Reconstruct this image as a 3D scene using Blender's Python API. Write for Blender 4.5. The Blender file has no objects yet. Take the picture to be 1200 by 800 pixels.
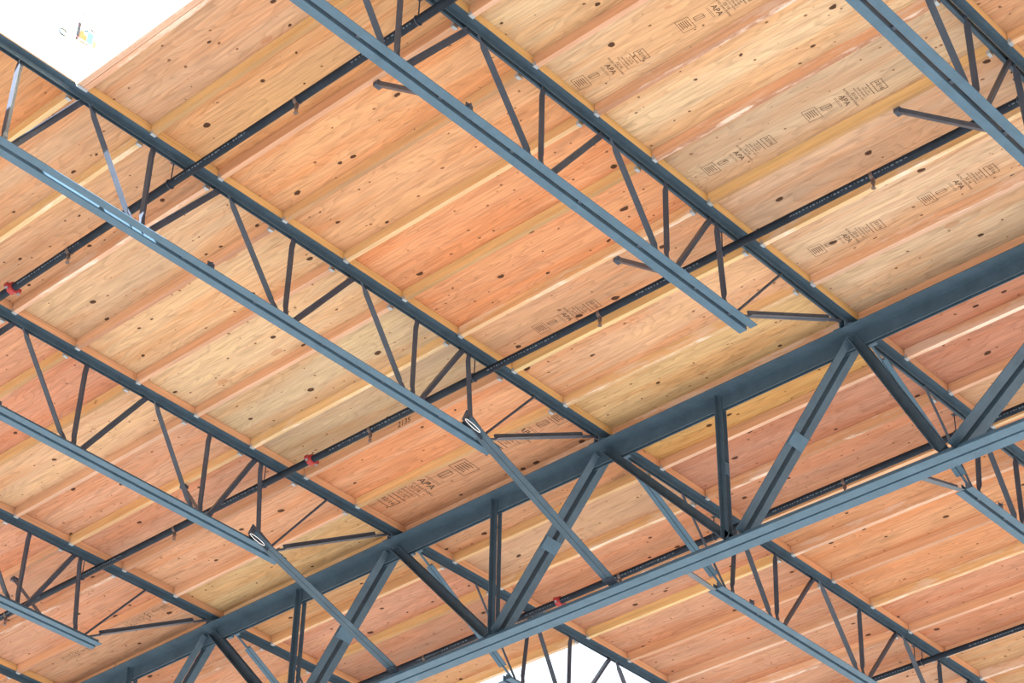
import bpy, bmesh, math, random
from mathutils import Vector, Matrix
rnd = random.Random(7)
SP = 0.6096          # purlin spacing (2 ft)
JS = 2.4384          # joist spacing (8 ft)
scene = bpy.context.scene
col = scene.collection

# ------------------------------------------------------------------ materials
def new_mat(name):
    m = bpy.data.materials.new(name); m.use_nodes = True
    nt = m.node_tree; b = nt.nodes['Principled BSDF']
    return m, nt, b
def N(nt, t, **kw):
    n = nt.nodes.new(t)
    for k, v in kw.items(): setattr(n, k, v)
    return n
def link(nt, a, b): nt.links.new(a, b)
def math_n(nt, op, a, b=None, c=None, clamp=False):
    n = N(nt, 'ShaderNodeMath', operation=op); n.use_clamp = clamp
    for i, v in enumerate((a, b, c)):
        if v is None: continue
        if isinstance(v, (int, float)): n.inputs[i].default_value = v
        else: link(nt, v, n.inputs[i])
    return n.outputs[0]
def mixc(nt, fac, a, b, mode='MIX'):
    n = N(nt, 'ShaderNodeMix', data_type='RGBA', blend_type=mode)
    for i, v in ((0, fac), (6, a), (7, b)):
        if isinstance(v, (int, float)): n.inputs[i].default_value = v
        elif isinstance(v, tuple): n.inputs[i].default_value = (*v, 1)
        else: link(nt, v, n.inputs[i])
    return n.outputs[2]
def ramp(nt, fac, stops):
    n = N(nt, 'ShaderNodeValToRGB'); r = n.color_ramp
    while len(r.elements) < len(stops): r.elements.new(0.5)
    for e, (p, c) in zip(r.elements, stops):
        e.position = p; e.color = (c, c, c, 1) if isinstance(c, (int, float)) else (*c, 1)
    link(nt, fac, n.inputs[0]); return n.outputs[0]
def noise(nt, vec, scale, detail=4, rough=.55, dist=0.0):
    n = N(nt, 'ShaderNodeTexNoise'); link(nt, vec, n.inputs['Vector'])
    n.inputs['Scale'].default_value = scale; n.inputs['Detail'].default_value = detail
    n.inputs['Roughness'].default_value = rough; n.inputs['Distortion'].default_value = dist
    return n.outputs[0]
def mapping(nt, vec, scale, loc=(0, 0, 0)):
    n = N(nt, 'ShaderNodeMapping'); link(nt, vec, n.inputs[0])
    n.inputs['Scale'].default_value = scale
    if isinstance(loc, tuple): n.inputs['Location'].default_value = loc
    else: link(nt, loc, n.inputs['Location'])
    return n.outputs[0]

def srgb(r, g, b):
    return tuple(((c/255)/12.92 if c/255 <= .04045 else ((c/255+.055)/1.055)**2.4) for c in (r, g, b))

def steel(name, rgb, rough=.5, var=.12, spec=.4):
    m, nt, b = new_mat(name)
    tc = N(nt, 'ShaderNodeTexCoord')
    n1 = noise(nt, tc.outputs['Object'], 7.0, 5, .6)
    n2 = noise(nt, tc.outputs['Object'], 60.0, 3, .6)
    f = math_n(nt, 'ADD', math_n(nt, 'MULTIPLY', n1, .7), math_n(nt, 'MULTIPLY', n2, .3))
    lo = tuple(c*(1-var) for c in rgb); hi = tuple(c*(1+var) for c in rgb)
    c = mixc(nt, ramp(nt, f, [(.3, 0.0), (.7, 1.0)]), lo, hi)
    # faint dusty overspray
    n3 = noise(nt, tc.outputs['Object'], 2.3, 6, .7)
    c = mixc(nt, math_n(nt, 'MULTIPLY', ramp(nt, n3, [(.55, 0.0), (.75, 1.0)]), .18), c, tuple(min(1, q*1.5+.02) for q in rgb))
    link(nt, c, b.inputs['Base Color'])
    b.inputs['Roughness'].default_value = rough
    b.inputs['Specular IOR Level'].default_value = spec
    bp = N(nt, 'ShaderNodeBump'); bp.inputs['Strength'].default_value = .08; bp.inputs['Distance'].default_value = .002
    link(nt, n2, bp.inputs['Height']); link(nt, bp.outputs[0], b.inputs['Normal'])
    return m
M_CHORD = steel('blue_grey_painted_steel', (.060, .115, .172), .5, .16, .25)
M_GIRD = steel('slate_blue_painted_steel', (.046, .078, .112), .5, .24, .22)
M_WEB = steel('shaded_blue_grey_steel', (.046, .060, .088), .42, .25, .35)  # the chords' blue-grey paint, with shade darkened into the colour
M_PIPE = steel('black_steel_pipe', (.013, .019, .030), .5, .4, .12)
M_RED = steel('red_coupling_paint', (.30, .030, .032), .5)
M_ZINC = steel('galvanized_steel', (.30, .34, .39), .4, .2, .6)
M_BRASS = steel('brass', (.095, .062, .055), .4, .2, .5)
M_WHITE = steel('white_wire', (.85, .87, .9), .4, .05)
M_INK = steel('stamp_ink', (.085, .052, .038), .9, .2, .1)
M_STENCIL = steel('pale_stencil_ink', (.10, .13, .17), .8, .2, .1)
def flat(name, rgb, rough=.6):
    return steel(name, rgb, rough, .04, .2)

def plywood():
    m, nt, b = new_mat('fir_plywood')
    tc = N(nt, 'ShaderNodeTexCoord'); P = tc.outputs['Object']
    at = N(nt, 'ShaderNodeAttribute'); at.attribute_name = 'tint'
    seed = N(nt, 'ShaderNodeAttribute'); seed.attribute_name = 'seed'
    # shift pattern per panel
    off = N(nt, 'ShaderNodeVectorMath', operation='ADD'); link(nt, P, off.inputs[0]); link(nt, seed.outputs['Vector'], off.inputs[1])
    Q = off.outputs[0]
    # wandering flat-cut grain: contour bands of a stretched noise field
    g = noise(nt, mapping(nt, Q, (3.4, .5, 1)), 1.0, 3, .5, .35)
    bands = math_n(nt, 'FRACT', math_n(nt, 'MULTIPLY', g, 20.0))
    line = ramp(nt, bands, [(0.0, .25), (.10, 1.0), (.7, .85), (1.0, .25)])
    line = math_n(nt, 'SUBTRACT', 1.0, math_n(nt, 'MULTIPLY', math_n(nt, 'SUBTRACT', 1.0, line), .62))
    fine = noise(nt, mapping(nt, Q, (55, 2.0, 1)), 1.0, 5, .7, .1)
    broad = noise(nt, mapping(nt, Q, (5.0, .42, 1)), 1.0, 4, .6, .3)
    blot = noise(nt, mapping(nt, Q, (2.2, 1.1, 1), (5.3, 2.2, 0)), 1.0, 5, .6)
    c = mixc(nt, 1.0, at.outputs['Color'], ramp(nt, fine, [(.3, .70), (.7, 1.16)]), 'MULTIPLY')
    c = mixc(nt, .40, c, mixc(nt, 1.0, c, line, 'MULTIPLY'))
    # heartwood / sapwood streaks
    c = mixc(nt, math_n(nt, 'MULTIPLY', ramp(nt, broad, [(.47, 0.0), (.60, 1.0)]), .62), c, mixc(nt, 1.0, c, (.97, .74, .56), 'MULTIPLY'))
    c = mixc(nt, math_n(nt, 'MULTIPLY', ramp(nt, broad, [(.33, 1.0), (.46, 0.0)]), .6), c, mixc(nt, 1.0, c, (1.10, 1.12, 1.0), 'MULTIPLY'))
    # grey weather stain, amount carried by the panel
    w = noise(nt, mapping(nt, Q, (2.8, .5, 1), (9.1, .4, 0)), 1.0, 6, .62, .4)
    sw = math_n(nt, 'MULTIPLY', ramp(nt, w, [(.44, 0.0), (.66, 1.0)]), at.outputs['Alpha'])
    c = mixc(nt, sw, c, (.31, .235, .18))
    # knots and football patches
    wn = N(nt, 'ShaderNodeTexNoise'); link(nt, Q, wn.inputs['Vector']); wn.inputs['Scale'].default_value = 14.0; wn.inputs['Detail'].default_value = 3
    wv = N(nt, 'ShaderNodeVectorMath', operation='MULTIPLY_ADD'); link(nt, wn.outputs['Color'], wv.inputs[0]); wv.inputs[1].default_value = (.03, .05, 0); link(nt, Q, wv.inputs[2])
    wob = wv.outputs[0]
    def spots(sc, r0, r1, sy, colr, fac, ring=False, loc=(0, 0, 0)):
        nonlocal c
        v = N(nt, 'ShaderNodeTexVoronoi', voronoi_dimensions='2D'); v.inputs['Scale'].default_value = sc
        link(nt, mapping(nt, wob, (1.0, sy, 1), loc), v.inputs['Vector'])
        rr = N(nt, 'ShaderNodeSeparateColor'); link(nt, v.outputs['Color'], rr.inputs[0])
        rad = math_n(nt, 'MULTIPLY', math_n(nt, 'MAXIMUM', math_n(nt, 'SUBTRACT', rr.outputs[0], r0), 0.0), r1)
        d = math_n(nt, 'SUBTRACT', rad, v.outputs['Distance'])
        mask = math_n(nt, 'MULTIPLY', math_n(nt, 'MULTIPLY', d, 60.0/1.0, clamp=True), fac, clamp=True)
        c = mixc(nt, mask, c, colr)
    spots(3.1, .55, .22, .42, (.34, .14, .065), .45)
    spots(4.2, .45, .17, .62, (.045, .02, .012), .95, loc=(3.3, 1.7, 0))
    spots(9.0, .6, .24, .7, (.12, .05, .028), .85, loc=(1.1, 7.7, 0))
    # thin checks
    ck = noise(nt, mapping(nt, Q, (9, .35, 1), (2.2, 8.8, 0)), 1.0, 3, .5, .2)
    k = math_n(nt, 'ABSOLUTE', math_n(nt, 'SUBTRACT', ck, .35))
    c = mixc(nt, math_n(nt, 'MULTIPLY', ramp(nt, k, [(0.0, 1.0), (.006, 0.0)]), .5), c, (.16, .07, .035))
    c = mixc(nt, 1.0, c, ramp(nt, blot, [(.3, .94), (.7, 1.07)]), 'MULTIPLY')
    link(nt, c, b.inputs['Base Color']); b.inputs['Roughness'].default_value = .8
    b.inputs['Specular IOR Level'].default_value = .15
    bp = N(nt, 'ShaderNodeBump'); bp.inputs['Strength'].default_value = .12; bp.inputs['Distance'].default_value = .002
    link(nt, fine, bp.inputs['Height']); link(nt, bp.outputs[0], b.inputs['Normal'])
    return m
M_PLY = plywood()

def lumber(name, axis, base, white=.0, edge=False):
    """sawn fir: grain along axis (0=x,1=y); colour shifts with each piece"""
    m, nt, b = new_mat(name)
    tc = N(nt, 'ShaderNodeTexCoord'); oi = N(nt, 'ShaderNodeObjectInfo')
    cb = N(nt, 'ShaderNodeCombineXYZ')
    for i in range(3): link(nt, math_n(nt, 'MULTIPLY', oi.outputs['Random'], 37.0*(i+1)), cb.inputs[i])
    sc = (1.2, 26, 26) if axis == 0 else (26, 1.2, 26)
    Q = mapping(nt, tc.outputs['Object'], sc, cb.outputs[0])
    g = noise(nt, Q, 1.0, 4, .6, .5)
    sc2 = (.5, 6, 6) if axis == 0 else (6, .5, 6)
    Q2 = mapping(nt, tc.outputs['Object'], sc2, cb.outputs[0])
    g2 = noise(nt, Q2, 1.0, 4, .6, .6)
    hue = ramp(nt, oi.outputs['Random'], [(0.0, (base[0]*1.0, base[1]*1.0, base[2]*.9)), (.25, (base[0]*1.08, base[1]*1.16, base[2]*.88)), (.5, (base[0]*.98, base[1]*.86, base[2]*.86)), (.75, (base[0]*1.04, base[1]*.98, base[2]*1.02)), (1.0, (base[0]*.90, base[1]*.86, base[2]*.92))])
    nt.nodes[-1].color_ramp.interpolation = 'CONSTANT' if False else 'LINEAR'
    if edge:      # the narrow edges run from dark weathered brown to pale fresh wood, board by board
        pickd = ramp(nt, math_n(nt, 'FRACT', math_n(nt, 'MULTIPLY', oi.outputs['Random'], 7.0)), [(.28, (.72, .62, .56)), (.38, (1.0, .98, .95)), (.7, (1.12, 1.15, 1.18))])
        hue = mixc(nt, 1.0, hue, pickd, 'MULTIPLY')
    c = mixc(nt, 1.0, hue, ramp(nt, g, [(.3, .80), (.7, 1.1)]), 'MULTIPLY')
    c = mixc(nt, math_n(nt, 'MULTIPLY', ramp(nt, g2, [(.5, 0.0), (.68, 1.0)]), .4), c, mixc(nt, 1.0, c, (.86, .66, .5), 'MULTIPLY'))
    v = N(nt, 'ShaderNodeTexVoronoi'); v.inputs['Scale'].default_value = 2.4
    link(nt, mapping(nt, tc.outputs['Object'], (1, 1, 1), cb.outputs[0]), v.inputs['Vector'])
    c = mixc(nt, math_n(nt, 'MULTIPLY', ramp(nt, v.outputs['Distance'], [(.035, 1.0), (.06, 0.0)]), .6), c, (.25, .10, .045))
    if white:
        w = noise(nt, mapping(nt, tc.outputs['Object'], (9, 1.6, 9), cb.outputs[0]), 1.0, 6, .7, .3)
        pick = ramp(nt, math_n(nt, 'FRACT', math_n(nt, 'MULTIPLY', oi.outputs['Random'], 13.0)), [(.55, 0.0), (.62, 1.0)])
        c = mixc(nt, math_n(nt, 'MULTIPLY', math_n(nt, 'MULTIPLY', ramp(nt, w, [(.5, 0.0), (.6, 1.0)]), pick), white), c, (.72, .60, .52))
    link(nt, c, b.inputs['Base Color']); b.inputs['Roughness'].default_value = .75
    b.inputs['Specular IOR Level'].default_value = .2
    return m
M_PURLIN = lumber('sawn_fir_purlin', 1, (.66, .405, .235), .5)
M_EDGE = lumber('sawn_fir_edge', 1, (.50, .33, .225), .7, True)
M_NAILER = lumber('sawn_fir_nailer', 0, (.62, .36, .195))
M_CURB = lumber('pale_curb_board', 1, (.80, .74, .66))

def concrete():
    m, nt, b = new_mat('concrete_slab')
    tc = N(nt, 'ShaderNodeTexCoord')
    n1 = noise(nt, tc.outputs['Object'], .6, 6, .6)
    link(nt, mixc(nt, n1, (.165, .16, .152), (.212, .206, .198)), b.inputs['Base Color']); b.inputs['Roughness'].default_value = .8
    return m
M_SLAB = concrete()

# ------------------------------------------------------------------ mesh helpers
class MB:
    def __init__(s): s.bm = bmesh.new(); s.mats = []; s.cur = 0
    def box(s, x0, x1, y0, y1, z0, z1):
        v = [s.bm.verts.new(p) for p in ((x0,y0,z0),(x1,y0,z0),(x1,y1,z0),(x0,y1,z0),(x0,y0,z1),(x1,y0,z1),(x1,y1,z1),(x0,y1,z1))]
        for f in ((0,3,2,1),(4,5,6,7),(0,1,5,4),(1,2,6,5),(2,3,7,6),(3,0,4,7)):
            q = s.bm.faces.new([v[i] for i in f]); q.material_index = s.cur
        return s
    def loft(s, rings, caps=True):
        R = [[s.bm.verts.new(p) for p in r] for r in rings]
        n = len(R[0])
        for a, b in zip(R, R[1:]):
            for i in range(n):
                f = s.bm.faces.new((a[i], a[(i+1) % n], b[(i+1) % n], b[i])); f.material_index = s.cur
        if caps:
            for r in (R[0][::-1], R[-1]):
                f = s.bm.faces.new(r); f.material_index = s.cur
        return s
    def prism(s, poly, p0, p1, U, V):
        p0, p1, U, V = Vector(p0), Vector(p1), Vector(U), Vector(V)
        return s.loft([[p + U*a + V*b for a, b in poly] for p in (p0, p1)])
    def tube(s, p0, p1, r, n=12, r1=None):
        p0, p1 = Vector(p0), Vector(p1); d = (p1-p0).normalized()
        U = d.orthogonal().normalized(); V = d.cross(U)
        r1 = r if r1 is None else r1
        return s.loft([[p + (U*math.cos(t)+V*math.sin(t))*q for t in [2*math.pi*i/n for i in range(n)]] for p, q in ((p0, r), (p1, r1))])
    def path(s, pts, r, n=8, closed=False):
        pts = [Vector(p) for p in pts]; rings = []
        m = len(pts); prev = None
        for i, p in enumerate(pts):
            a = pts[i-1] if (i or closed) else pts[i]; b = pts[(i+1) % m] if (i < m-1 or closed) else pts[i]
            d = (b-a).normalized()
            U = d.orthogonal().normalized() if prev is None else (prev - d*prev.dot(d)).normalized()
            prev = U; V = d.cross(U)
            rings.append([p + (U*math.cos(t)+V*math.sin(t))*r for t in [2*math.pi*k/n for k in range(n)]])
        if closed: rings.append(rings[0]); 
        return s.loft(rings, caps=not closed)
    def lathe(s, c, axis, prof, n=16):
        c = Vector(c); d = Vector(axis).normalized(); U = d.orthogonal().normalized(); V = d.cross(U)
        return s.loft([[c + d*h + (U*math.cos(t)+V*math.sin(t))*r for t in [2*math.pi*i/n for i in range(n)]] for h, r in prof])
    def build(s, name, mat, parent=None, smooth=False, bevel=0, loc=None):
        bmesh.ops.remove_doubles(s.bm, verts=s.bm.verts, dist=1e-6)
        bmesh.ops.recalc_face_normals(s.bm, faces=s.bm.faces)
        if loc is not None: bmesh.ops.translate(s.bm, vec=-Vector(loc), verts=s.bm.verts)
        me = bpy.data.meshes.new(name); s.bm.to_mesh(me); s.bm.free()
        for m in (mat if isinstance(mat, list) else [mat]): me.materials.append(m)
        if smooth:
            for p in me.polygons: p.use_smooth = True
        o = bpy.data.objects.new(name, me); col.objects.link(o)
        if loc is not None: o.location = loc
        if smooth:
            md = o.modifiers.new('es', 'EDGE_SPLIT'); md.split_angle = math.radians(40)
        if bevel:
            md = o.modifiers.new('bevel', 'BEVEL'); md.width = bevel; md.segments = 2; md.limit_method = 'ANGLE'
        if parent: o.parent = parent
        return o
def empty(name, loc=(0, 0, 0)):
    o = bpy.data.objects.new(name, None); col.objects.link(o); o.location = loc; o.empty_display_size = .2
    return o
def tag(o, label=None, cat=None, group=None, kind=None):
    for k, v in (('label', label), ('category', cat), ('group', group), ('kind', kind)):
        if v: o[k] = v
    return o
def adopt(o, par):
    """parent keeping the world position (parents are unrotated empties or unrotated meshes)"""
    o.parent = par
    o.location = Vector(o.location) - world_loc(par)
def world_loc(o):
    v = Vector(o.location)
    while o.parent: o = o.parent; v = v + Vector(o.location)
    return v
def part(mb, name, mat, par, **kw):
    o = mb.build(name, mat, None, **kw); adopt(o, par); return o

def L(leg1, leg2, t): return [(0, 0), (leg1, 0), (leg1, t), (t, t), (t, leg2), (0, leg2)]

# ------------------------------------------------------------------ the lie of the joists
# nailer face (low-y side) of each joist line, and underside of its bottom chord
JY = {'C': (-JS + .0, -.885), 'B': (.007, -.870), 'A': (JS+.010, -.863), 'D': (2*JS-.015, -.930), 'E': (3*JS+.0, -.889), 'F': (4*JS, -.880)}
ORDER = ['C', 'B', 'A', 'D', 'E', 'F']
CH = .065   # nailer face to joist centre line
YMIN, YMAX, XMIN, XMAX = -2*JS, 4*JS+3.0, -9.2, 8.2

# ------------------------------------------------------------------ steel roof joists
NEAR_WEBS = [  # kind, top x, top z, bottom x, bottom z
    ('tie', -.14, -.118, -1.315, -.755), ('rod', -.88, -.118, -1.425, -.77),
    ('web', -1.635, -.09, -1.555, -.80), ('web', -1.69, -.10, -2.11, -.80),
    ('web', -2.20, -.09, -2.19, -.80), ('web', -2.785, -.09, -2.275, -.80),
    ('web', -2.86, -.09, -3.39, -.80), ('web', -3.475, -.09, -3.465, -.80), ('web', -4.095, -.09, -3.545, -.80),
    ('web', -4.175, -.09, -4.71, -.80), ('web', -4.785, -.09, -4.77, -.80), ('web', -5.335, -.09, -4.86, -.80),
    ('web', -5.39, -.09, -5.84, -.80), ('web', -5.91, -.09, -5.90, -.80), ('web', -6.48, -.09, -5.98, -.80),
    ('web', -6.55, -.09, -7.08, -.80), ('web', -7.16, -.09, -7.15, -.80), ('web', -7.76, -.09, -7.23, -.80),
    ('web', -7.84, -.09, -8.36, -.80), ('web', -8.44, -.09, -8.43, -.80), ('web', -9.0, -.09, -8.5, -.80)]
def web_member(p, q, w=.047, t=.005):
    """crimped angle web: legs in the joist plane and towards low y, squeezed flat at both ends"""
    p, q = Vector(p), Vector(q); d = (q-p).normalized()
    if d.z > 0: d = -d; p, q = q, p
    n = Vector((d.z, 0, -d.x)).normalized()
    if n.x > 0: n = -n                        # towards -x edge
    ln = (q-p).length
    poly = L(w, w, t)
    rings = []
    for s_, k in ((0, .4), (.05, .4), (.09, 1), (ln-.09, 1), (ln-.05, .4), (ln, .4)):
        c = p + d*s_
        rings.append([c + n*(w/2) + (-n)*a + Vector((0, -1, 0))*(b*k) + Vector((0, 1, 0))*(w/2*k*.8) for a, b in poly])
    return MB().loft(rings)
SPX = [-1.9, -2.5, -3.1, -3.75, -4.4, -5.1, -5.6, -6.3, -6.9, -7.5, -8.2]
def make_joist(key, side, label):
    y0, zb = JY[key]; yc = y0 + CH
    fx = (lambda x: x) if side < 0 else (lambda x: .05*2 - x - .0)
    if side > 0: fx = lambda x: .10 - x
    j = empty('steel_roof_joist', (fx(-.14), yc, zb)); tag(j, label, 'joist', 'steel roof joists crossing above the girder')
    xe = XMIN if side < 0 else XMAX
    xs = .012 if side < 0 else .018
    a, b = sorted((xs, xe))
    # top chord: two angles back to back, legs hanging down
    m = MB()
    for sg in (-1, 1):
        m.prism([(x*1, y) for x, y in L(.050, .050, .005)], (a, yc+sg*.013, -.0675), (b, yc+sg*.013, -.0675), (0, sg, 0), (0, 0, -1))
    part(m, 'top_chord', M_GIRD, j, bevel=.0015)
    # bottom chord
    m = MB()
    e0, e1 = sorted((fx(-1.31), xe))
    for sg in (-1, 1):
        m.prism(L(.064, .060, .006), (e0, yc+sg*.0150, zb), (e1, yc+sg*.0150, zb), (0, sg, 0), (0, 0, 1))
    part(m, 'bottom_chord', M_CHORD, j, bevel=.0015)
    # nailer board on top of the steel
    m = MB(); m.box(a, b, y0, y0+.13, -.067, -.0035)
    part(m, 'nailer', M_NAILER, j)
    # bearing seat on the girder
    m = MB(); s0, s1 = sorted((fx(-.125), fx(-.0)))
    for sg in (-1, 1):
        zs = -.1725+.0035*yc; m.prism(L(.062, -.118-zs, .007), (s0, yc+sg*.02, zs), (s1, yc+sg*.02, zs), (0, sg, 0), (0, 0, 1))
    part(m, 'bearing_seat', M_CHORD, j)
    for kind, tx, tz, bx, bz in NEAR_WEBS:
        bz = zb + .055 if bz == -.80 else bz + (zb+.87)
        if kind != 'web':
            z2 = zb+.03; k_ = (tz-z2)/(tz-bz); bx = tx+(bx-tx)*k_; bz = z2
        p, q = (fx(tx), yc, tz), (fx(bx), yc, bz)
        if kind == 'web':
            part(web_member(p, q), 'web_member', M_WEB, j)
        elif kind == 'rod':
            part(MB().tube(p, q, .0105, 10), 'web_rod', M_WEB, j, smooth=True)
        else:
            P, Q = Vector(p), Vector(q); d = (Q-P).normalized(); n = Vector((-d.z, 0, d.x))
            if n.z < 0: n = -n
            m = MB()
            A0, A1 = P + d*.17, Q - d*.20
            for sg in (-1, 1):     # two angles, short crimped ends
                lg = .030 if side < 0 else .041
                m.prism(L(lg, .040, .004), A0 + Vector((0, sg*.003, 0)), A1 + Vector((0, sg*.003, 0)), (0, sg, 0), tuple(n))
            m.tube(P, A0, .011, 8); m.tube(A1, Q, .011, 8)
            part(m, 'end_tie', M_CHORD if side > 0 else M_WEB, j)
    # short spacer bars between the bottom chord angles
    for sx in SPX + [-1.52]:
        x = fx(sx)
        m = MB(); m.box(x-.016, x+.016, yc-.0145, yc+.0145, zb+.014, zb+.03)
        part(m, 'chord_spacer', M_WEB, j)
    # bolted clip on the low-y leg where a cross brace lands
    for cx in ((-4.22,) if side < 0 else (1.82,)):
        m = MB(); m.box(cx-.03, cx+.03, yc-.076, yc-.070, zb+.003, zb+.045)
        m.tube((cx-.005, yc-.070, zb+.03), (cx-.005, yc-.094, zb+.03), .009, 6)
        part(m, 'bolted_clip', M_WEB, j)
    return j
JL = {
 ('C', -1): 'steel joist crossing the top right corner, above the girder, rightmost above it',
 ('B', -1): 'long steel joist at top centre whose bottom chord stops short near the girder',
 ('A', -1): 'steel joist lit by the skylight, running from left edge to the centre knee brace',
 ('D', -1): 'steel joist on the left carrying the lower left knee brace to the girder',
 ('E', -1): 'steel joist in the lower left corner with a short cross brace above its chord',
 ('F', -1): 'steel joist just showing at the bottom left corner',
 ('B', 1): 'steel joist below the girder at the right edge, furthest right below it',
 ('A', 1): 'steel joist below the girder running down to the bottom right, left of its neighbour',
 ('D', 1): 'steel joist below the girder beside the bright bottom skylight opening',
 ('E', 1): 'steel joist below the girder at the bottom edge, left of the skylight opening'}
joists = {}
for (k, sd), lab in JL.items(): joists[(k, sd)] = make_joist(k, sd, lab)

# ------------------------------------------------------------------ girder
XG = .020
def gz(y): return .0098*y
def gt(y): return .0035*y          # the top chord rides a little flatter
gird = empty('steel_roof_girder', (XG, 2.5, -1.56))
tag(gird, 'deep blue-grey steel truss girder running diagonally under all the joists', 'girder')
GY0, GY1 = -4.4, 11.6
def gprism(poly, x, z, U, V):
    m = MB()
    return [m.prism(poly, (x+0, GY0, z+gz(GY0)), (x, GY1, z+gz(GY1)), U, V), m][1]
m = MB()
for sg in (-1, 1):
    m.prism(L(.1325, .133, .0095), (XG+sg*.0125, GY0, -.173+gt(GY0)), (XG+sg*.0125, GY1, -.173+gt(GY1)), (sg, 0, 0), (0, 0, -1))
part(m, 'top_chord', M_GIRD, gird, bevel=.003)
m = MB()
for sg in (-1, 1):
    m.prism(L(.0865, .0889, .008), (XG+sg*.0095, GY0, -1.581+gz(GY0)), (XG+sg*.0095, GY1, -1.581+gz(GY1)), (sg, 0, 0), (0, 0, 1))
part(m, 'bottom_chord', M_CHORD, gird, bevel=.003)
# diagonals: (top y, bottom y, kind)
def girder_web(ty, tz, by, bz, w, kind, plates=()):
    P, Q = Vector((XG, ty, tz)), Vector((XG, by, bz)); d = (Q-P).normalized()
    if kind == 'vertical': n = Vector((0, 1, 0)); n = (n - d*n.dot(d)).normalized()
    else:
        n = Vector((0, d.z, -d.y)).normalized()
        if n.z > 0: n = -n                       # underside
    m = MB()
    hx = .0235
    for sg in (-1, 1):
        # heel on the lower (or +y) edge; web leg lies against the chord, outstanding leg points away
        o = n*(w/2)
        m.prism(L(w, w*.92, .007), P + o + Vector((sg*hx, 0, 0)), Q + o + Vector((sg*hx, 0, 0)), (sg, 0, 0), tuple(-n))
    name = {'vertical': 'vertical_strut', 'open': 'diagonal_strut', 'tight': 'diagonal_strut'}[kind]
    o_ = part(m, name, M_GIRD, gird, bevel=.001)
    for f in plates:
        c = P.lerp(Q, f) + (n*(w/2+.0035) if kind != 'vertical' else n*(-w/2+.004))
        pb = MB(); u = d*.055
        hw = .085 if kind != 'vertical' else .0225
        poly = [(-hw, -.0035), (hw, -.0035), (hw, .0035), (-hw, .0035)]
        pb.prism(poly, c-u, c+u, (1, 0, 0), tuple(n))
        p_ = part(pb, 'batten_plate', M_CHORD, gird)
        adopt_world(p_, o_)
    return o_
def adopt_world(o, par):
    w = world_loc(o); o.parent = par; o.location = w - world_loc(par)
GW = [  # top y, bottom y for 'open' diagonals (falling to +y) and 'tight' ones (falling to -y)
    (.085, 1.19, 'open', (.52,)), (.05, -.60, 'tight', ()), (2.60, 3.70, 'open', (.50,)), (2.50, 1.30, 'tight', ()),
    (5.06, 6.12, 'open', (.50,)), (4.95, 3.78, 'tight', ()), (7.53, 8.56, 'open', (.5,)), (7.42, 6.25, 'tight', ()),
    (9.97, 11.0, 'open', ()), (9.86, 8.69, 'tight', ()), (-2.30, -.67, 'open', ())]
for ty, by, kd, pl in GW:
    girder_web(ty, -.205+gt(ty), by, -1.485+gz(by), .074 if ty > -1 else .095, kd, pl)
for vy in (1.335, 3.745, 6.20, 8.65):
    girder_web(vy, -.178+gt(vy), vy-.03, -1.50+gz(vy), .046, 'vertical', (.52,) if vy < 2 else ())

# ------------------------------------------------------------------ knee braces, joist chord to girder chord
def double_angle(p, q, U, V, leg, gap, t=.006):
    m = MB(); U = Vector(U)
    for sg in (-1, 1):
        m.prism(L(leg, leg, t), Vector(p)+U*(sg*gap/2), Vector(q)+U*(sg*gap/2), tuple(U*sg), V)
    return m
for key, lab in (('A', 'central steel knee brace dropping from the joist end to the girder bottom chord'),
                 ('D', 'left steel knee brace dropping to the girder bottom chord near the bottom edge')):
    y0, zb = JY[key]; y = y0 + CH - .078
    zb_ = -1.535 + gz(y)
    P, Q = Vector((-1.70, y, zb+.06)), Vector((-.045, y, zb_+.062))
    k = empty('knee_brace', P); tag(k, lab, 'brace', 'knee braces from joists to girder')
    d = (Q-P).normalized(); n = Vector((-d.z, 0, d.x)); n = n if n.z > 0 else -n
    part(double_angle(P, Q, (0, 1, 0), tuple(n), .050, .004), 'brace_angle', M_GIRD, k, bevel=.0015)
    g = MB()
    c = P + d*.02
    g.prism([(-.05, -.05), (.18, -.05), (.18, .04), (.04, .062), (-.05, .062)], c+Vector((0, -.004, .02)), c+Vector((0, .004, .02)), tuple(d), tuple(n))
    part(g, 'gusset_plate', M_WEB, k)
    # loop of bright wire tied round the connection
    lp = []
    for i in range(20):
        a = 2*math.pi*i/20
        lp.append(P + Vector((.01+.078*math.cos(a), -.062-.004*math.cos(a), -.075+.017*math.sin(a)-.02*math.cos(a))))
    part(MB().path(lp, .0028, 6, closed=True), 'wire_loop', M_WHITE, k, smooth=True)
    g = MB(); b0 = Vector((-.03, y, zb_+.055)); g.box(b0.x-.045, b0.x+.045, y-.045, y+.045, zb_+.048, zb_+.056)
    part(g, 'foot_plate', M_WEB, k)
# braces beyond the girder, bottom chord start back to girder bottom chord
for key, gy, lab in (('A', 1.86, 'short steel brace just below the girder bottom chord, lower centre right'),
                     ('B', -.22, 'short steel brace just below the girder bottom chord near the right edge')):
    y0, zb = JY[key]; yc = y0+CH
    P, Q = Vector((.115, gy, -1.50)), Vector((1.40, yc+.045, zb+.002))
    k = empty('chord_brace', P); tag(k, lab, 'brace', 'short braces beyond the girder')
    d = (Q-P).normalized(); U = d.cross(Vector((0, 0, 1))).normalized(); V = U.cross(d)
    part(MB().prism(L(.055, .05, .005), P, Q, tuple(U), tuple(V)), 'brace_angle', M_GIRD, k)
    part(MB().box(.07, .15, gy-.04, gy+.04, -1.512+0*gy, -1.504), 'end_plate', M_CHORD, k)
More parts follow.
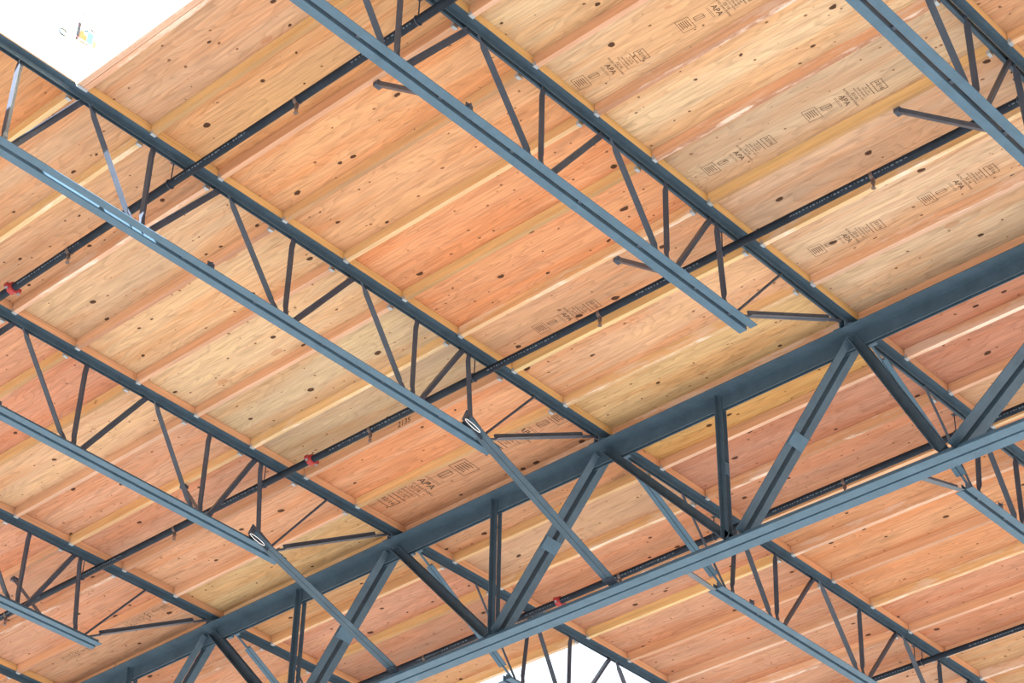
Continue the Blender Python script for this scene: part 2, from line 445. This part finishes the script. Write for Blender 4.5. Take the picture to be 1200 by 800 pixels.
# cross braces, joist bottom chord up to a purlin
CBR = [('B', -4.39, -4.21, 'dark flat brace at top left of the long centre joist, upper one of its two'),
       ('B', -2.04, -1.765, 'dark flat brace beside the pipe near the lower end of the long centre joist'),
       ('C', -1.88, -1.765, 'dark flat brace at upper right, reaching from the corner joist to a purlin'),
       ('D', -2.10, -1.80, 'dark flat brace half hidden behind the left knee brace joist'),
       ('E', -1.86, -1.775, 'dark flat brace crossing the web members in the lower left corner')]
for key, bx, tx, lab in CBR:
    y0, zb = JY[key]; yc = y0+CH
    P, Q = Vector((bx, yc+.07, zb+.068)), Vector((tx, y0+.872, -.125))
    k = empty('cross_brace', P); tag(k, lab, 'brace', 'cross braces from joist chords up to purlins')
    d = (Q-P).normalized(); X = Vector((1, 0, 0)); X = (X-d*X.dot(d)).normalized(); V = d.cross(X)
    if V.z > 0: V = -V
    part(MB().prism(L(.042, .03, .004), P-X*.021, Q-X*.021, tuple(X), tuple(-V)), 'brace_angle', M_WEB, k)
    part(MB().box(Q.x-.028, Q.x+.028, Q.y-.02, Q.y+.03, -.125, -.0935), 'end_cleat', M_WEB, k)

# ------------------------------------------------------------------ plywood deck (the ceiling)
TINT = {}   # (bay, k): colour, stain amount ; bay = index of joist on the low-y side
def T(bay, ks, rgb, st=0.0):
    for k in (ks if isinstance(ks, (list, range)) else [ks]): TINT[(bay, k)] = (srgb(*rgb), st)
# bay 0: between C and B, 1: B-A, 2: A-D, 3: D-E, 4: E-F, -1 right of C
T(0, [-8, -7], (222, 188, 146), .2); T(0, -6, (222, 187, 148), .05); T(0, -5, (224, 190, 150), .03)
T(0, -4, (205, 174, 140), .35); T(0, -3, (208, 170, 138), .35); T(0, -2, (216, 182, 148), .05); T(0, -1, (212, 180, 146), .1)
T(1, [-9], (208, 164, 128), .15); T(1, -8, (216, 165, 118), .1); T(1, -7, (220, 164, 118), .05); T(1, -6, (220, 166, 122), .05)
T(1, [-5, -4], (221, 156, 112), .03); T(1, -3, (217, 165, 126), .25); T(1, -2, (219, 172, 134), .08); T(1, -1, (219, 180, 130), .05)
T(2, [-13, -12, -11], (214, 158, 112), .1); T(2, -10, (216, 160, 114), .1); T(2, -9, (212, 164, 124), .35); T(2, -8, (210, 162, 124), .4)
T(2, -7, (214, 176, 138), .3); T(2, -6, (220, 180, 138), .1); T(2, -5, (219, 184, 144), .05); T(2, -4, (205, 176, 138), .35)
T(2, -3, (196, 166, 130), .6); T(2, -2, (218, 158, 118), .05); T(2, -1, (214, 158, 120), .05)
T(3, range(-11, -6), (208, 150, 118), .1); T(3, -6, (206, 146, 116), .1); T(3, -5, (214, 172, 134), .15); T(3, -4, (208, 156, 124), .15)
T(3, -3, (206, 150, 120), .3); T(3, -2, (212, 160, 124), .05); T(3, -1, (218, 182, 134), .05)
T(4, range(-11, -4), (212, 166, 124), .1); T(4, -4, (206, 148, 118), .1); T(4, -3, (204, 150, 120), .3); T(4, -2, (205, 152, 122), .1); T(4, -1, (206, 158, 124), .2)
T(0, 0, (200, 140, 112), .02); T(0, 1, (192, 134, 108), .03); T(0, 2, (204, 160, 124), .4); T(0, range(3, 9), (212, 152, 114), .1)
T(1, 0, (214, 166, 104), .05); T(1, 1, (190, 136, 110), .02); T(1, 2, (200, 144, 114), .1); T(1, range(3, 6), (214, 156, 114), .05); T(1, [6, 7], (205, 146, 114), .05); T(1, [8, 9], (206, 162, 120), .3)
T(2, 0, (210, 158, 120), .1); T(2, 1, (204, 160, 126), .25); T(2, 2, (206, 148, 114), .05); T(2, 3, (206, 150, 120), .3); T(2, range(4, 8), (208, 154, 122), .1); T(2, [8, 9], (206, 164, 134), .3)
T(3, 0, (212, 166, 120), .08); T(3, 1, (204, 148, 120), .1); T(3, 2, (192, 140, 112), .4); T(3, 3, (212, 160, 118), .1)
T(4, range(0, 8), (208, 152, 118), .15)
yb = [YMIN] + [JY[k][0]+CH for k in ORDER] + [YMAX]
k0, k1 = -15, 13
HOLES = {(1, k) for k in range(-13, -9)} | {(3, k) for k in range(4, 8)}
bm = bmesh.new(); tl = bm.loops.layers.float_color.new('tint'); sl = bm.loops.layers.float_color.new('seed')
def cell_quad(p, tint, seed, mi=0):
    f = bm.faces.new([bm.verts.new(q) for q in p]); f.material_index = mi
    for l in f.loops: l[tl] = tint; l[sl] = seed
for b in range(7):
    bay = b-1
    for k in range(k0, k1):
        if (bay, k) in HOLES: continue
        x0, x1 = k*SP + .019, (k+1)*SP + .019
        if (bay, k+1) in HOLES and bay == 1: pass
        if bay == 3 and k == 3: x1 = 4*SP + .038
        if bay == 3 and k == 8: x0 = 8*SP + .019
        if bay == 1 and k == -9: x0 = -9*SP - .02
        y0, y1 = yb[b], yb[b+1]
        t, st = TINT.get((bay, k), (srgb(212, 160, 120), .1))
        j = 1 + rnd.uniform(-.03, .03); t = (t[0]*j*.77, t[1]*j*.80, t[2]*j*.87)
        sheet = random.Random((bay+5)*100 + k)
        sd = (sheet.uniform(-50, 50), sheet.uniform(-50, 50), 0, 1)
        tint = (*t, st)
        c = [(x0, y0), (x1, y0), (x1, y1), (x0, y1)]
        cell_quad([(x, y, 0) for x, y in c], tint, sd)
        cell_quad([(x, y, .018) for x, y in c], tint, sd)
        for i in range(4):
            a_, b_ = c[i], c[(i+1) % 4]
            cell_quad([(*a_, 0), (*b_, 0), (*b_, .018), (*a_, .018)], tint, sd)
me = bpy.data.meshes.new('ceiling'); bm.to_mesh(me); bm.free(); me.materials.append(M_PLY)
ceiling = bpy.data.objects.new('ceiling', me); col.objects.link(ceiling)
tag(ceiling, 'plywood roof deck seen from below', kind='structure')

# grade stamps printed on the plywood
def ink_box(m, u0, u1, v0, v1, w=.006):
    for a in ((u0, u1, v0, v0+w), (u0, u1, v1-w, v1), (u0, u0+w, v0, v1), (u1-w, u1, v0, v1)): m.append(a)
def text_mesh(s, size):
    cu = bpy.data.curves.new('t', 'FONT'); cu.body = s; cu.size = size; cu.align_x = 'CENTER'; cu.align_y = 'CENTER'; cu.extrude = 0; cu.offset = size*.012
    ob = bpy.data.objects.new('t', cu); col.objects.link(ob)
    bpy.context.view_layer.update()
    me_ = bpy.data.meshes.new_from_object(ob.evaluated_get(bpy.context.evaluated_depsgraph_get()))
    tris = [[tuple(me_.vertices[i].co) for i in p.vertices] for p in me_.polygons]
    bpy.data.objects.remove(ob); bpy.data.curves.remove(cu); bpy.data.meshes.remove(me_)
    return tris
TXT = {k: text_mesh(*v) for k, v in {'apa': ('APA', .062), 'box': ('32/16', .042), 'rated': ('RATED SHEATHING', .024), 'span': ('32/16', .034), 'sized': ('SIZED FOR SPACING', .016), 'exp': ('EXPOSURE 1', .022), 'thick': ('THICKNESS', .018), 'ps': ('PS 1-95', .022), 'ab': ('A-B', .05), 'hand': ('2135', .075)}.items()}
def text_add(bm_, key, org, U, V):
    for tri in TXT[key]:
        try: bm_.faces.new([bm_.verts.new(org + U*p[0] + V*p[1]) for p in tri])
        except ValueError: pass
def stamp(a, b, full=True, flip=False, parent=None):
    """a, b: (x, y) of its two ends on the underside of the deck"""
    A_, B_ = Vector((*a, -.0006)), Vector((*b, -.0006)); u = (B_-A_).normalized(); ln = (B_-A_).length
    v = Vector((-u.y, u.x, 0))
    if v.x < 0: v = -v                       # +v runs away down the joists
    s = ln/.63
    rects = []
    def R_(u0, u1, v0, v1): rects.append((u0*s, u1*s, v0*s, v1*s))
    bx = []
    ink_box(bx, .0, .11, -.062, .062, .004)
    for i in range(5): bx.append((.018+i*.016, .024+i*.016, -.04, .035-.01*(i % 2)))
    ink_box(bx, .135, .215, -.032, .012, .004)
    ink_box(bx, .545, .63, -.055, .055, .005)
    for i in range(2): bx.append((.26+i*.012, .263+i*.012, -.06, .05))
    bx.append((.515, .521, -.062, .062))
    for r in bx:
        if not full and r[1] < .25: continue
        R_(*r)
    bm_ = bmesh.new()
    for u0, u1, v0, v1 in rects:
        bm_.faces.new([bm_.verts.new(A_ + u*p + v*q) for p, q in ((u0, v0), (u1, v0), (u1, v1), (u0, v1))])
    # lettering reads along the joist direction
    tu, tv = v, (-u if not flip else u)
    for key, pos in (('apa', .315), ('rated', .365), ('span', .395), ('sized', .425), ('exp', .45), ('thick', .475), ('ps', .495), ('box', .588)):
        text_add(bm_, key, A_ + u*(pos*s), tu*s, u*s if not flip else u*s*-1)
    if full: text_add(bm_, 'thick', A_ + u*(.175*s) - v*.01*s, u*s, v*s*(1 if flip else -1))
    bmesh.ops.recalc_face_normals(bm_, faces=bm_.faces)
    me_ = bpy.data.meshes.new('grade_stamp'); bm_.to_mesh(me_); bm_.free(); me_.materials.append(M_INK)
    o = bpy.data.objects.new('grade_stamp', me_); col.objects.link(o); o.parent = parent or ceiling
    return o
for a, b, fl in (((-3.27, -.02), (-3.20, -.58), False), ((-3.235, -.88), (-3.17, -1.45), False), ((-2.02, -.99), (-1.955, -1.59), False),
              ((-2.02, -.13), (-1.99, -.70), False), ((-.815, -.16), (-.76, -.75), False), ((-.78, -1.09), (-.755, -1.69), False),
              ((-1.41, 2.02), (-1.37, 1.42), False), ((-.36, 3.70), (-.41, 4.74), True), ((-.40, 2.60), (-.44, 3.45), True),
              ((-.43, 7.62), (-.45, 8.24), True), ((-.37, 8.87), (-.385, 9.30), True), ((.57, 2.70), (.585, 2.95), True)):
    stamp(a, b, True, fl)

# ------------------------------------------------------------------ purlins
def view_px(x, y, z):
    R = ((0.67808277, -0.73424649, 0.03295282), (0.45335289, 0.38254398, -0.805066), (0.57851098, 0.56084062, 0.59226924))
    C = (-10.896296768, -6.924587921, -9.696737066); d = (x-C[0], y-C[1], z-C[2])
    c = [sum(r[i]*d[i] for i in range(3)) for r in R]
    return 600+2463.76*c[0]/c[2], 400+2463.76*c[1]/c[2]
def in_frame(x, ya, yb_, mg=25):
    n = 0
    for i in range(41):
        u, v = view_px(x, ya+(yb_-ya)*i/40, -.06)
        if -mg < u < 1200+mg and -mg < v < 800+mg: n += 1
    return n
NUM = ['', 'first', 'second', 'third', 'fourth', 'fifth', 'sixth', 'seventh', 'eighth', 'ninth', 'tenth', 'eleventh', 'twelfth', 'thirteenth']
BAYN_UP = {-1: 'right of the rightmost joist', 0: 'between first and second joists from the right', 1: 'between second and third joists from the right',
        2: 'between third and fourth joists from the right', 3: 'between fourth and fifth joists from the right', 4: 'between fifth and sixth joists from the right', 5: 'left of the sixth joist from the right'}
BAYN_DN = {-1: 'beyond the right edge', 0: 'right of the rightmost lower joist', 1: 'between first and second lower joists from the right', 2: 'between second and third lower joists from the right',
        3: 'left of the third lower joist from the right', 4: 'left of the fourth lower joist', 5: 'in the bottom left corner'}
def make_purlin(bay, k, dx=0.0, label=None, extra=''):
    names = [None] + ORDER + [None]
    lo, hi = names[bay+1], names[bay+2]
    ya = JY[lo][0]+.130 if lo else YMIN
    yb_ = JY[hi][0] if hi else YMAX
    x0 = k*SP + dx
    p = empty('wooden_purlin', (x0+.019, (ya+yb_)/2, -.0895))
    jz = rnd.uniform(-.003, .003)
    m = MB().box(x0, x0+.038, ya+.003, yb_-.004, -.089+jz*.5, -.0006)
    for f in m.bm.faces:
        if abs(f.calc_center_median().z + .089) < .01: f.material_index = 1
    part(m, 'timber', [M_PURLIN, M_EDGE], p, loc=(x0, ya, -.089))
    for y, sg in ((ya, 1), (yb_, -1)):
        h = MB()
        e0, e1 = sorted((y+sg*.001, y+sg*.026))
        h.box(x0-.0015, x0+.0395, e0, e1, -.0925, -.0905)          # stirrup under the purlin end
        h.box(x0-.0020, x0-.0004, e0, min(e1, e0+.03) if sg > 0 else e1, -.0925, -.060)
        h.box(x0+.0384, x0+.0400, e0, e1, -.0925, -.060)
        part(h, 'joist_hanger', M_ZINC, p)
    if label is None:
        if k < 0: label = '%s purlin above the girder, %s' % (NUM[-k], BAYN_UP[bay])
        elif k == 0: label = 'purlin along the top of the girder, %s' % BAYN_UP[bay]
        else: label = '%s purlin below the girder, %s' % (NUM[k], BAYN_DN[bay])
    tag(p, label, 'purlin', 'wooden purlins under the plywood deck')
    return p
for bay in range(-1, 6):
    names = [None] + ORDER + [None]
    lo, hi = names[bay+1], names[bay+2]
    ya = JY[lo][0]+.130 if lo else YMIN; yb_ = JY[hi][0] if hi else YMAX
    for k in range(-13, 14):
        if (bay == 1 and k < -9) or (bay == 3 and 4 < k < 8): continue
        if bay == 1 and k == -9:
            make_purlin(1, -9, -.024, 'doubled purlin at the skylight edge, the one against the white opening')
            make_purlin(1, -9, .018, 'doubled purlin at the skylight edge, the one on the plywood side')
            continue
        if in_frame(k*SP, ya, yb_) == 0: continue
        p = make_purlin(bay, k)
        if bay == 3 and k == 4: p['label'] = 'reddish purlin forming the upper edge of the bright bottom skylight opening'
        if bay == 2 and k == -2:
            bm_ = bmesh.new(); text_add(bm_, 'hand', Vector((k*SP-.0006, 3.65, -.045)), Vector((0, -1, 0)), Vector((0, .0, 1)))
            me_ = bpy.data.meshes.new('pencil_mark'); bm_.to_mesh(me_); bm_.free(); me_.materials.append(M_INK)
            o = bpy.data.objects.new('pencil_mark', me_); col.objects.link(o); adopt(o, p)

# ------------------------------------------------------------------ sprinkler pipes
def sprinkler(x, y, z, par):
    """pendent head on a short drop below the pipe"""
    m = MB(); m.tube((x, y, z-.024), (x, y, z-.052), .014, 10)
    m.lathe((x, y, z-.052), (0, 0, -1), [(0, .017), (.014, .017), (.0145, .011), (.022, .010)], 6)
    for sg in (-1, 1):
        m.path([(x+sg*.008, y, z-.070), (x+sg*.013, y, z-.082), (x+sg*.011, y, z-.094), (x+sg*.002, y, z-.104)], .003, 6)
    m.tube((x, y, z-.100), (x, y, z-.109), .005, 8)
    m.tube((x, y, z-.070), (x, y, z-.100), .0028, 6)
    m.lathe((x, y, z-.109), (0, 0, -1), [(0, .008), (.001, .017), (.003, .017), (.0035, .006)], 14)
    part(m, 'sprinkler_head', M_BRASS, par, smooth=True)
    c = MB(); c.lathe((x, y-.014, z), (0, 1, 0), [(0, .0335), (.028, .0335)], 18)
    part(c, 'outlet_strap', M_BRASS, par, smooth=True)
def coupling(x, y, z, r, par):
    m = MB(); m.lathe((x, y-.028, z), (0, 1, 0), [(0, r+.004), (.004, r+.014), (.016, r+.016), (.028, r+.012), (.040, r+.016), (.052, r+.014), (.056, r+.004)], 20)
    for sg in (-1, 1):
        zz, xx = z - sg*.0*r, x + sg*(r+.02)
        m.box(xx-.016, xx+.016, y-.020, y+.020, z-.014, z+.014)
    o = part(m, 'pipe_coupling', M_RED, par, smooth=True)
    for sg in (-1, 1):
        xx = x+sg*(r+.024)
        b = MB().tube((xx, y, z-.030), (xx, y, z+.030), .007, 6)
        b.tube((xx, y, z-.030), (xx, y, z-.020), .011, 6)
        bo = b.build('coupling_bolt', M_ZINC); w = Vector(bo.location); bo.parent = o; bo.location = w - world_loc(o)
def ring_hanger(x, y, z, r, par, ztop=-.001):
    m = MB()
    pts = [(x+(r+.004)*math.cos(a), y, z+(r+.004)*math.sin(a)) for a in [2*math.pi*i/24 for i in range(24)]]
    m.path(pts, .004, 6, closed=True)
    m.tube((x, y, z+r), (x, y, ztop-.004), .0048, 8)
    m.box(x-.018, x+.018, y-.018, y+.018, ztop-.005, ztop-.0008)
    part(m, 'pipe_hanger', M_WEB, par, smooth=True)
PIPES = [  # x, tilt of x per metre y, label, sprinklers, couplings, extent
    (-4.52, 0.0, 'black sprinkler pipe at upper left, passing under the skylight edge', (1.33, 3.78), (4.47,), (-3.0, 9.0), (2.64, .20)),
    (-1.455, -.008, 'long black sprinkler pipe crossing the middle of the photo above the girder', (-1.11, 1.33, 3.77, 6.21, 8.65), (4.47,), (-4.6, 11.5), (-2.26, .18, 2.62, 5.06, 7.52)),
    (1.61, 0.0, 'black sprinkler pipe running just below the girder', (1.29, 3.73, 6.19), (4.46,), (-2.8, 9.5), (-2.26, .20, 2.66, 5.06)),
    (4.67, 0.0, 'black sprinkler pipe at the bottom right corner', (), (), (-2.8, 7.5), (.2, 2.65, 2.57, 5.06))]
PZ, PR = -.198, .0305
def stencil(m, px, X, ea, eb, PR_):
    """pale size marks printed along the pipe's lower flank"""
    rr = random.Random(int(px*10)); y = ea+.3; m.cur = 1
    while y < eb-.5:
        run = rr.uniform(.5, 1.0); yy = y
        while yy < y+run:
            w = rr.uniform(.008, .024)
            a0 = math.radians(205); a1 = math.radians(205+rr.uniform(10, 22)); r_ = PR_+.0004
            q = [(X(yv)+r_*math.cos(a), yv, PZ+r_*math.sin(a)) for yv, a in ((yy, a0), (yy+w, a0), (yy+w, a1), (yy, a1))]
            f = m.bm.faces.new([m.bm.verts.new(v) for v in q]); f.material_index = 1
            yy += w + rr.uniform(.006, .02)
        y += run + rr.uniform(.5, 1.1)
    m.cur = 0
for px, tl_, lab, spr, cps, (ea, eb), hgs in PIPES:
    if px > 4: PR_ = .028
    else: PR_ = PR
    X = lambda y: px + tl_*(y-2.0)
    pr_ = empty('sprinkler_pipe', (X(ea), ea, PZ)); tag(pr_, lab, 'pipe', 'black sprinkler pipes')
    m = MB().tube((X(ea), ea, PZ), (X(eb), eb, PZ), PR_, 24); stencil(m, px, X, ea, eb, PR_)
    part(m, 'pipe_run', [M_PIPE, M_STENCIL], pr_, smooth=True)
    for y in spr: sprinkler(X(y), y, PZ-.0, pr_)
    for y in cps: coupling(X(y), y, PZ, PR_, pr_)
    for y in hgs: ring_hanger(X(y), y, PZ, PR_, pr_)

# ------------------------------------------------------------------ skylight wells
def well(x0, x1, y0, y1, zt, name, label, split=None):
    w = empty(name, ((x0+x1)/2, (y0+y1)/2, .02)); tag(w, label, 'skylight')
    t = .038
    def wall(a, b, c, d):
        m = MB()
        if split: m.box(a, b, c, d, .0185, split-.003); m.box(a, b, c, d, split+.003, zt)
        else: m.box(a, b, c, d, .0185, zt)
        part(m, 'curb_board', M_CURB, w)
    wall(x0-t, x0, y0-t, y1+t); wall(x1, x1+t, y0-t, y1+t)
    wall(x0, x1, y0-t, y0); wall(x0, x1, y1, y1+t)
    # metal rim on top of the curb
    m = MB()
    for a in ((x0-t-.01, x0+.01, y0-t, y1+t), (x1-.01, x1+t+.01, y0-t, y1+t), (x0+.01, x1-.01, y0-t-.01, y0+.01), (x0+.01, x1-.01, y1-.01, y1+t+.01)):
        m.box(*a, zt+.0005, zt+.05)
    part(m, 'metal_rim', M_ZINC, w)
    return w
w1 = well(-13*SP+.05, -5.435, JY['B'][0]+.135, JY['A'][0]-.012, 1.05, 'skylight_well', 'bright white skylight well in the top left corner with a printed label', .235)
m = MB(); m.box(-5.526, -5.5135, JY['B'][0]+.131, JY['A'][0]-.013, -.088, .018)  # pale board added over the header to stand for sun glare
part(m, 'glare_edge_board', M_CURB, w1)
m = MB(); m.box(-13*SP, -5.523, JY['A'][0]-.012, JY['A'][0]-.001, -.066, .018)  # pale board added over the nailer, glare put into its colour
part(m, 'glare_side_board', M_CURB, w1)
w2 = well(4*SP+.045, 8*SP-.02, JY['D'][0]+.135, JY['E'][0]-.005, .35, 'skylight_well', 'bright skylight opening at the bottom edge between two joists')
# printed label on the far side board of the well (lies in the x-z plane)
ys = JY['A'][0]-.0135
def decal(name, rects, mat, y=ys, par=w1):
    m = MB()
    for x0, x1, z0, z1 in rects: m.box(x0, x1, y-.0012, y, z0, z1)
    return part(m, name, mat, par)
LX, LZ = -5.605, .285
lab = decal('printed_label', [(LX, LX+.14, LZ, LZ+.25)], flat('label_paper', (.86, .86, .88)))
def ld(name, rects, rgb, k):
    mt = flat(name+'_ink', tuple(c*.65 for c in rgb))
    for a, b, c, d in rects:
        o = decal(name, [(LX+a, LX+b, LZ+c, LZ+d)], mt, y=ys-.0012-.0004*k)
        adopt_world(o, lab)
ld('label_lettering', [(.0, .026, .02, .15), (.0, .02, -.012, .012), (.03, .10, -.004, .006), (.01, .06, .222, .232), (.04, .10, .196, .206), (.07, .12, .170, .180), (.10, .138, .140, .156), (.118, .126, .185, .2)], (.02, .012, .03), 1)
ld('label_red_line', [(.006, .14, .012, .018)], (.22, .04, .07), 1)
ld('label_orange_patch', [(.026, .085, .022, .075), (.03, .06, .075, .095)], (.24, .09, .035), 2)
ld('label_blue_patch', [(.088, .136, .022, .12), (.055, .085, .095, .115)], (.05, .12, .18), 2)
ld('label_navy_mark', [(.060, .072, .10, .11), (.072, .09, .115, .125), (.004, .02, .03, .10)], (.015, .03, .05), 3)
m = MB(); pts = [(-5.705+.03*math.cos(a), ys-.002, .262+.026*math.sin(a)) for a in [math.radians(20+i*14) for i in range(22)]]
m.path(pts, .006, 6); part(m, 'round_label', flat('round_label_blue', (.025, .06, .09)), w1)
decal('yellow_sticker', [(-5.462, -5.438, .30, .36)], flat('yellow_sticker', (.30, .26, .05)))
decal('nail_mark', [(-5.845, -5.835, .165, .178)], M_INK)

# ------------------------------------------------------------------ hall floor far below, and unseen walls added to shape the light
fl = MB().box(-36, 30, -32, 34, -11.5, -11.3).build('floor', M_SLAB); tag(fl, 'concrete slab below the roof', kind='structure')
M_WALL = steel('unseen_hall_wall', (.34, .33, .31), .8, .08, .2)
for nm, b in (('unseen_wall_left', (-33, -32.7, -28, 32)), ('unseen_wall_right', (28, 28.3, -28, 32)), ('unseen_wall_front', (-33, 28.3, -28.3, -28)), ('unseen_wall_back', (-33, 28.3, 32, 32.3))):
    tag(MB().box(*b, -11.3, -6.5 if nm in ('unseen_wall_left', 'unseen_wall_front') else -3.2).build(nm, M_WALL), 'unseen hall wall added to shape the light', kind='structure')

# ------------------------------------------------------------------ light
w = bpy.data.worlds.new('sky'); scene.world = w; w.use_nodes = True
nt = w.node_tree; bg = nt.nodes['Background']
tc = N(nt, 'ShaderNodeTexCoord'); sp = N(nt, 'ShaderNodeSeparateXYZ'); link(nt, tc.outputs['Generated'], sp.inputs[0])
rp = N(nt, 'ShaderNodeValToRGB'); link(nt, math_n(nt, 'MULTIPLY_ADD', sp.outputs[2], .5, .5), rp.inputs[0])
e = rp.color_ramp.elements
e[0].position = .48; e[0].color = (.55, .52, .50, 1)
e[1].position = .56; e[1].color = (.92, .96, 1.0, 1)
n_ = rp.color_ramp.elements.new(1.0); n_.color = (.70, .84, 1.0, 1)
link(nt, rp.outputs[0], bg.inputs[0]); bg.inputs[1].default_value = 2.2
sd = bpy.data.lights.new('sun', 'SUN'); so = bpy.data.objects.new('sun', sd); col.objects.link(so)
sd.energy = 66.0; sd.angle = math.radians(.6); sd.color = (1.0, .95, .88)
so.rotation_euler = Vector((1.18, .62, -1)).to_track_quat('-Z', 'Y').to_euler()

# ------------------------------------------------------------------ camera
cd = bpy.data.cameras.new('camera'); cam = bpy.data.objects.new('camera', cd); col.objects.link(cam)
R = ((0.6780827459740294, -0.7342464852608176, 0.03295282225327362), (0.4533528870913688, 0.38254398142833934, -0.8050659985609097), (0.5785109760222706, 0.5608406201008359, 0.5922693124373484))
mw = Matrix(((R[0][0], -R[1][0], -R[2][0], -10.896296768234306), (R[0][1], -R[1][1], -R[2][1], -6.924587920836225), (R[0][2], -R[1][2], -R[2][2], -9.696737065989467), (0, 0, 0, 1)))
cam.matrix_world = mw
cd.sensor_width = 36; cd.lens = 2463.7616*36/1200; cd.clip_end = 300
scene.camera = cam
vs = scene.view_settings
vs.view_transform = 'Standard'; vs.look = 'None'; vs.gamma = 1; vs.use_curve_mapping = False; vs.exposure = -0.38
